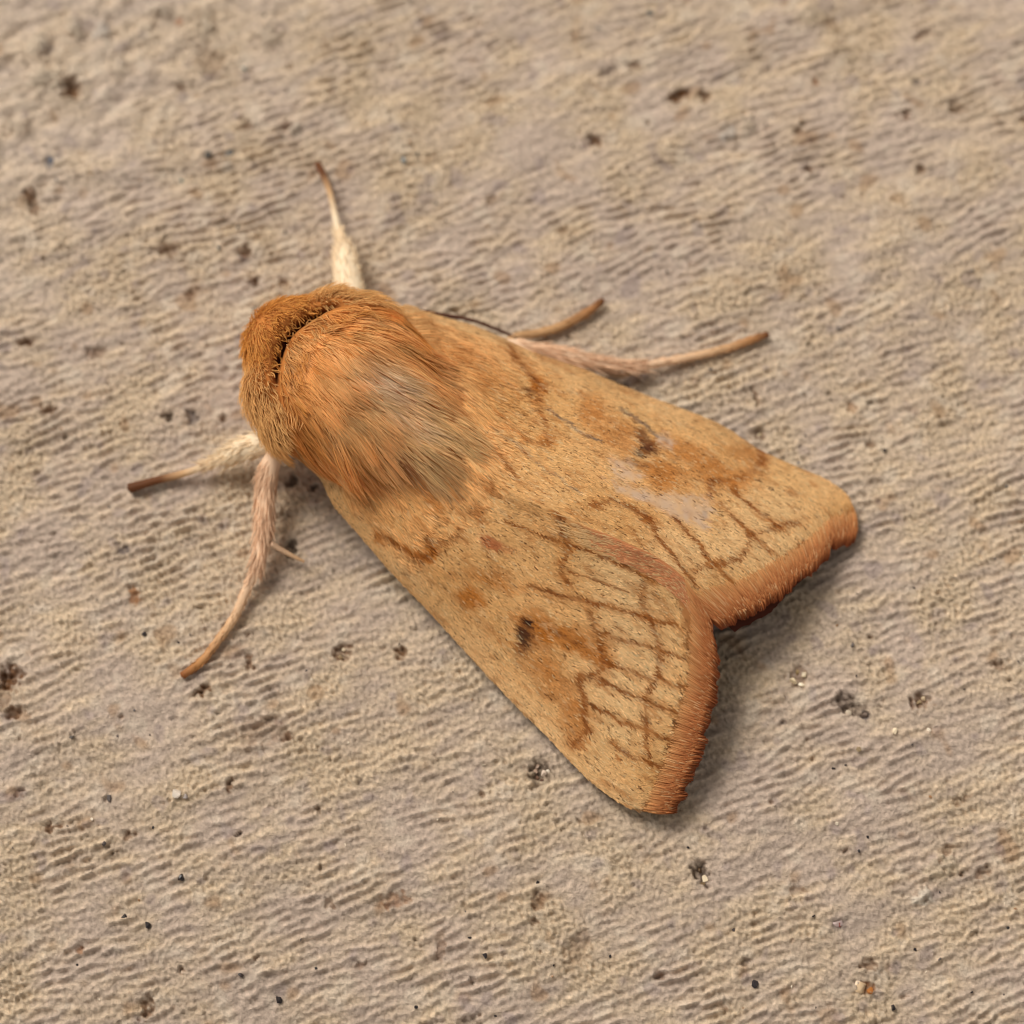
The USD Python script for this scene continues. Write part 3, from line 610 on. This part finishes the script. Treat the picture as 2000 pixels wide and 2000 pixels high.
def fur(name, count, region, length, width, lift, colour, seed, fan=0.45, clumps=0.5, segs=6, droop=0.25, jitter=0.12, extra=None, ragged=False, tufts=0, grip=0.7, free=False):
    g = np.random.default_rng(seed)
    pts, fi = trimesh.sample.sample_surface(bmesh, count * 6, seed=seed)
    keep = region(pts, fn[fi])
    pts, nrm = pts[keep][:count], fn[fi][keep][:count]
    n = len(pts)
    a, p = pts[:, 0], pts[:, 1]
    d = np.stack([np.ones(n), fan * p / 2.4, np.zeros(n)], -1)
    cl = np.stack([nz(pts, 0.9, seed + k, 2) for k in (1, 2, 3)], -1) + 0.7 * np.stack([nz(pts, 2.6, seed + k, 2) for k in (4, 5, 6)], -1)
    d = unit(d) + clumps * cl + g.normal(0, jitter, (n, 3))
    if extra is not None:
        d = extra(pts, d)
    if not free:
        d = d - nrm * (d * nrm).sum(1, keepdims=True)
    d[:, 2] = np.where((pts[:, 2] > 2.6) & (a > 4.5), np.maximum(d[:, 2], -0.30), d[:, 2])
    d = unit(d)
    ln = (length(pts) if callable(length) else length) * (g.uniform(0.65, 1.2, n) if not ragged else g.uniform(0.35, 1.35, n))
    lf = (lift(pts) if callable(lift) else lift) * g.uniform(0.6, 1.4, n)
    t = np.linspace(0, 1, segs)
    path = pts[:, None] - nrm[:, None] * 0.05 + (d * ln[:, None])[:, None] * t[None, :, None] + nrm[:, None] * ((lf * ln)[:, None] * (t * (1.6 - 0.9 * t))[None, :])[..., None]
    if tufts:
        from scipy.spatial import cKDTree
        gi = g.permutation(n)[:tufts]
        tree = cKDTree(pts[gi])
        dd, own = tree.query(pts)
        own = gi[own]
        amp = g.uniform(0.75, 1.25, n)[own]
        tone = np.clip(g.normal(1, 0.09, n), .6, 1.4)[own]
        goal = pts[own][:, None] + (path[own] - pts[own][:, None]) * amp[:, None, None]
        wgt = grip * t ** 1.3
        path = path + (goal - path) * wgt[None, :, None]
    path[..., 2] -= (droop * ln[:, None] * t[None, :] ** 2)
    wd = width * g.uniform(0.7, 1.3, n)[:, None] * (1 - 0.75 * t**1.5)[None, :]
    world = O + path[..., :1] * AX + path[..., 1:2] * PERP + path[..., 2:] * np.array([0, 0, 1.0])
    world[..., 2] = np.maximum(world[..., 2], 0.15)
    c = colour(pts, g)
    if tufts:
        c = c * tone[:, None]
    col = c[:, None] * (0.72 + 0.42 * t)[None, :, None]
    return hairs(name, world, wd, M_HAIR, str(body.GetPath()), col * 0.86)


def mixc(m, a, b):
    m = np.clip(m, 0, 1)[:, None]
    return a * (1 - m) + b * m


def thorax_colour(p, g):
    a, s = p[:, 0], p[:, 1]
    c = np.tile(lin(248, 184, 112), (len(p), 1))
    c = mixc(0.8 * np.exp(-((s + 0.1) / 1.4) ** 2) * smooth(2.0, 4.5, a), c, lin(250, 206, 150))
    c = mixc(0.7 * smooth(-1.3, -2.2, s), c, lin(228, 154, 80))
    c = mixc(0.6 * smooth(1.2, 2.2, s), c, lin(232, 160, 86))
    c = mixc(0.85 * smooth(5.4, 6.8, a), c, lin(248, 208, 150))
    c = mixc(0.8 * smooth(6.0, 7.0, a) * smooth(-.2, -.9, s) * (0.6 + 0.9 * nz(p, 2.0, 79, 2)), c, lin(140, 70, 36))
    c = mixc(1.0 * np.exp(-((a - 4.7) / .75) ** 2 - ((s - .3) / .48) ** 2), c, lin(255, 230, 198))
    c = mixc(0.8 * np.exp(-((a - 6.2) / .5) ** 2 - ((s + .1) / .3) ** 2), c, lin(252, 220, 184))
    n = nz(p, 1.5, 77, 3)
    c = mixc(0.8 * n, c, lin(212, 134, 66))
    c = mixc(-0.7 * n, c, lin(248, 214, 166))
    c = c * np.clip(g.normal(1, 0.12, (len(p), 1)), .6, 1.4)
    dk = g.random(len(p)) < 0.02
    c[dk] = lin(150, 86, 40)
    return c


def head_colour(p, g):
    n = nz(p, 2.0, 78, 2)
    c = mixc(0.4 + 0.7 * n, np.tile(lin(234, 174, 100), (len(p), 1)), lin(212, 142, 62))
    c = mixc(0.5 * smooth(1.0, 1.5, np.abs(p[:, 1])), c, lin(238, 200, 144))
    return c * np.clip(g.normal(1, 0.13, (len(p), 1)), .6, 1.4)


def collar_colour(p, g):
    c = mixc(0.5 + 0.8 * nz(p, 2.2, 80, 2), np.tile(lin(242, 196, 136), (len(p), 1)), lin(222, 154, 80))
    return c * np.clip(g.normal(1, 0.12, (len(p), 1)), .6, 1.4)


def pale_colour(p, g):
    return np.tile(lin(250, 226, 198), (len(p), 1)) * np.clip(g.normal(1, 0.08, (len(p), 1)), .7, 1.2)


SEAM = lambda p: p[:, 0] - (1.5 + np.where(p[:, 1] > 0, .22, .30) * p[:, 1] ** 2)           # the crease behind the head, as a curve across the back
CREASE = lambda p: (np.abs(p[:, 1]) < 1.75) & (p[:, 2] > 2.9)
ontop = lambda p, n: (n[:, 2] > -0.35)
fur('thorax_fur', 22000, lambda p, n: ontop(p, n) & ((SEAM(p) > 0.17 + 0.04 * np.abs(p[:, 1])) | (~CREASE(p) & (SEAM(p) > 0))) & (p[:, 0] < 8.4), lambda p: 0.85 + 0.75 * smooth(3, 6.5, p[:, 0]) + 0.4 * smooth(1.2, 2.0, np.abs(p[:, 1])) * smooth(3, 4.5, p[:, 0]), 0.025, lambda p: 0.20 + 0 * p[:, 0], thorax_colour, 11, segs=5, clumps=0.42, ragged=True, tufts=420, grip=0.42)
fur('head_fur', 6000, lambda p, n: ontop(p, n) & ((SEAM(p) < -0.14 - 0.02 * np.abs(p[:, 1])) | (~CREASE(p) & (SEAM(p) < 0.15))) & (p[:, 0] < 3.2), lambda p: (0.40 + 0.25 * smooth(1.2, 1.9, np.abs(p[:, 1]))) * (1 - 0.6 * smooth(-0.75, -0.3, SEAM(p)) * CREASE(p)), 0.026, lambda p: 0.5 + 0.9 * smooth(-0.75, -0.35, SEAM(p)) * CREASE(p), head_colour, 12, fan=0.3, clumps=0.45, droop=0.0, jitter=0.25)
# stiff short scales that stand along both lips of the crease, and the paler collar behind it
fur('crest_scales', 1000, lambda p, n: CREASE(p) & (SEAM(p) > -0.5) & (SEAM(p) < -0.09) & (n[:, 2] > -.2), lambda p: 0.25 + 0 * p[:, 0], 0.05, lambda p: 1.5 + 0 * p[:, 0], head_colour, 14, fan=0.3, clumps=0.9, droop=0.0, jitter=0.4, segs=4)
fur('collar_fur', 3200, lambda p, n: (n[:, 2] > 0.1) & (SEAM(p) > 0.16 + 0.04 * np.abs(p[:, 1])) & (SEAM(p) < 0.95) & (np.abs(p[:, 1]) < 2.0), lambda p: 0.6 + 0 * p[:, 0], 0.030, lambda p: 0.5 + 0 * p[:, 0], collar_colour, 13, fan=0.5, clumps=0.8, droop=0.1, jitter=0.15, tufts=60, grip=0.6)


# loose longer hair at the back of the thorax that trails out over the wings
def skirt_colour(p, g):
    c = mixc(0.5 + 0.9 * nz(p, 1.4, 91, 2), np.tile(lin(244, 196, 138), (len(p), 1)), lin(222, 156, 92))
    c = mixc(np.exp(-((p[:, 0] - 5.0) / .6) ** 2 - ((p[:, 1] - .3) / .5) ** 2), c, lin(255, 230, 198))
    c = mixc(.7 * np.exp(-((p[:, 0] - 6.6) / .5) ** 2 - ((p[:, 1] + .1) / .35) ** 2), c, lin(255, 232, 204))
    c = mixc(.8 * np.exp(-((p[:, 0] - 6.3) / .5) ** 2 - ((p[:, 1] + 1.0) / .35) ** 2), c, lin(128, 62, 36))
    return c * np.clip(g.normal(1, 0.14, (len(p), 1)), .6, 1.4)


def trail(p, d):
    w = 0.18 * np.stack([0 * p[:, 0], nz(p, 1.2, 92, 2), nz(p, 1.2, 93, 2) * .5], -1)
    return np.stack([1 + 0 * p[:, 0], 0.16 * p[:, 1], -0.10 - 0.10 * np.abs(p[:, 1])], -1) + w


fur('trailing_fur', 3600, lambda p, n: (p[:, 0] > 4.6) & (p[:, 0] < 7.6) & (p[:, 2] > 3.0) & (n[:, 2] > 0.15), lambda p: 1.2 + 0 * p[:, 0], 0.024, lambda p: 0.06 + 0 * p[:, 0], skirt_colour, 17, droop=0.04, extra=trail, free=True, ragged=True, tufts=130, grip=0.5, segs=5)


# long thin scales that lead from the thorax out over the base of each forewing
def wing_base_hair(P, n, parent, seed, count):
    g = np.random.default_rng(seed)
    nu, nv = P.shape[:2]
    iu, iv = nu * 0.32 * g.random(count) ** 1.6, g.uniform(0.12, 0.98, count) * (nv - 1)
    f3 = lambda F, u: np.stack([map_coordinates(F[..., k], [np.clip(u, 0, nu - 1), iv], order=1) for k in range(3)], -1)
    p, nn, fw = f3(P, iu), unit(f3(n, iu)), unit(f3(P, iu + 5) - f3(P, iu - 5))
    sd = np.cross(nn, fw)
    fw = unit(fw + sd * (0.5 * nz(p, 1.1, seed, 2) + g.normal(0, .1, count))[:, None])
    t = np.linspace(0, 1, 4)[None, :, None]
    ln = g.uniform(.3, 1.0, (count, 1)) * (1.1 - 0.8 * (iu / nu / 0.32))[:, None]
    pts = p[:, None] + (fw * ln)[:, None] * t + nn[:, None] * (0.008 + 0.05 * np.sin(np.pi * t) * g.random((count, 1, 1)))
    q = pts[:, 1].copy()
    c = wing_paint(q, L if parent == lwp else R, 40 if parent == lwp else 60)[0] * np.clip(g.normal(1.1, .16, (count, 1)), .5, 1.5)
    hairs('wing_base_hair', pts, g.uniform(.018, .03, (count, 1)) * np.array([.6, 1, .8, .3]), M_HAIR, parent, np.repeat(c[:, None], 4, 1) * 0.86)


wing_base_hair(LP, LN, lwp, 31, 2600)
wing_base_hair(RP, RN, rwp, 32, 2600)


# --- legs and antenna
PALE, PINK, TAN, TIP = lin(248, 228, 198), lin(240, 206, 176), lin(204, 164, 122), lin(108, 64, 34)


def leg(rows, ramp, label, hair=None, name='leg', sides=14, squash=0.9, seed=0, bands=True):
    r = np.asarray(rows, float)
    p = at(r[:, 0], r[:, 1], r[:, 2])
    v, f, c, t, a, b = tube(p, r[:, 3] / 62.5, 90, sides, squash)
    s = np.r_[np.repeat(np.linspace(0, 1, 90), sides), 0, 1]
    pos = [x[0] for x in ramp]
    col = np.stack([np.interp(s, pos, [x[1][k] for x in ramp]) for k in range(3)], 1)
    col = col * (1 + 0.12 * nz(v, 6.0, seed, 2)[:, None])
    lg = put(name, v, f, M_LEG, MOTH, True, col * 0.86)
    tag(lg, label=label)
    g = np.random.default_rng(300 + seed)
    for (u0, u1, n, ln, spread, back) in hair or ():
        u = g.uniform(u0, u1, n) * 89
        th = g.uniform(-0.6, math.pi + 0.6, n)
        q = np.stack([np.interp(u, np.arange(90), c[:, k]) for k in range(4)], 1)
        tt, aa, bb = (unit(np.stack([np.interp(u, np.arange(90), w[:, k]) for k in range(3)], 1)) for w in (t, a, b))
        rad = np.cos(th)[:, None] * aa + np.sin(th)[:, None] * bb * squash
        d = unit(tt + rad * spread * g.uniform(0.3, 1.4, (n, 1)) + g.normal(0, .06, (n, 3)))
        k = np.linspace(0, 1, 4)[None, :, None]
        L_ = ln * g.uniform(.5, 1.2, (n, 1))
        pts = (q[:, :3] + rad * q[:, 3:] * .85)[:, None] + (d * L_)[:, None] * k
        pts[..., 2] = np.maximum(pts[..., 2], 0.1)
        cc = np.stack([np.interp(u / 89, pos, [x[1][j] for x in ramp]) for j in range(3)], 1) * g.uniform(.75, 1.25, (n, 1))
        hairs('leg_hair', pts, g.uniform(.022, .04, (n, 1)) * np.array([.8, 1, .8, .3]), M_HAIR, str(lg.GetPath()), np.repeat(cc[:, None], 4, 1) * 0.86)
    return lg


leg([(690, 590, 1.6, 26), (680, 545, 1.35, 26), (677, 520, 1.2, 24), (671, 490, 1.0, 17), (666, 474, .85, 9), (655, 425, .6, 6.5), (644, 375, .4, 6), (632, 343, .3, 7), (620, 319, .25, 7)],
    [(0, PALE), (.6, PALE), (.8, TAN), (.92, TIP), (1, TIP)], 'front leg with cream base, reaching past the head', [(.02, .5, 320, .42, .35, 0)], seed=1)
leg([(540, 860, 1.5, 26), (500, 868, 1.2, 24), (470, 878, 1.0, 22), (442, 892, .8, 16), (427, 899, .65, 9), (380, 918, .45, 7), (340, 930, .3, 7.5), (300, 940, .25, 8), (252, 954, .2, 10)],
    [(0, PALE), (.45, PALE), (.65, TAN), (.8, TIP), (1, TIP * .75)], 'front leg with cream base and dark brown tip', [(.02, .5, 320, .45, .35, 0)], seed=2)
leg([(545, 880, 1.6, 16), (530, 905, 1.4, 19), (520, 950, 1.15, 18), (516, 1010, .95, 16), (512, 1060, .75, 14), (500, 1110, .6, 10), (482, 1150, .45, 9), (458, 1205, .3, 8.5), (430, 1245, .25, 8), (395, 1290, .2, 7.5), (356, 1320, .18, 7.5)],
    [(0, PINK), (.5, PINK), (.75, lin(218, 178, 138)), (.92, lin(190, 136, 84)), (1, lin(140, 84, 44))], 'middle leg, pinkish and hairy with a thin spur', [(.03, .48, 520, .6, .22, 0), (.5, .95, 160, .22, .25, 0)], seed=3)
leg([(530, 1062, .8, 6), (548, 1073, .6, 5), (566, 1083, .45, 4.5), (594, 1097, .3, 2.5)], [(0, PINK), (1, TAN)], 'short spur of the hairy middle leg', None, 'spur', 8, seed=4)
leg([(985, 672, .7, 8), (1010, 657, .5, 8.5), (1045, 652, .35, 8.5), (1090, 640, .3, 9), (1130, 620, .25, 8.5), (1160, 601, .22, 7.5), (1178, 586, .2, 6)],
    [(0, TAN), (.5, lin(192, 150, 106)), (.85, lin(170, 120, 76)), (1, TIP)], 'middle leg, tan, showing beyond the far wing edge', [(.1, .95, 120, .2, .25, 0)], seed=5)
leg([(985, 670, 1.1, 9), (1020, 676, 1.05, 13), (1080, 690, .95, 15), (1140, 704, .8, 14), (1190, 712, .65, 11), (1235, 716, .5, 8), (1290, 708, .35, 8), (1350, 697, .28, 8), (1420, 680, .22, 8), (1470, 663, .2, 7.5), (1500, 653, .2, 6.5)],
    [(0, PINK), (.5, PINK), (.8, lin(212, 172, 132)), (.93, lin(180, 130, 84)), (1, TIP)], 'hind leg, pale and hairy, reaching out past the far wing', [(.03, .5, 420, .6, .25, 0), (.5, .95, 160, .2, .25, 0)], seed=6)
leg([(1170, 716, .45, 6), (1190, 730, .35, 6), (1212, 733, .28, 6), (1236, 728, .22, 4)], [(0, PINK), (1, TAN)], 'pale spur of the far hind leg', None, 'spur', 8, seed=7)
leg([(800, 610, 1.3, 3.5), (823, 608, 1.05, 3.8), (860, 614, .9, 3.8), (920, 625, .8, 3.5), (975, 645, .7, 3.2), (1008, 660, .62, 2.6)], [(0, lin(92, 50, 32)), (1, lin(72, 36, 24))], 'thin dark brown antenna along the far wing edge', None, 'antenna', 8, seed=8)
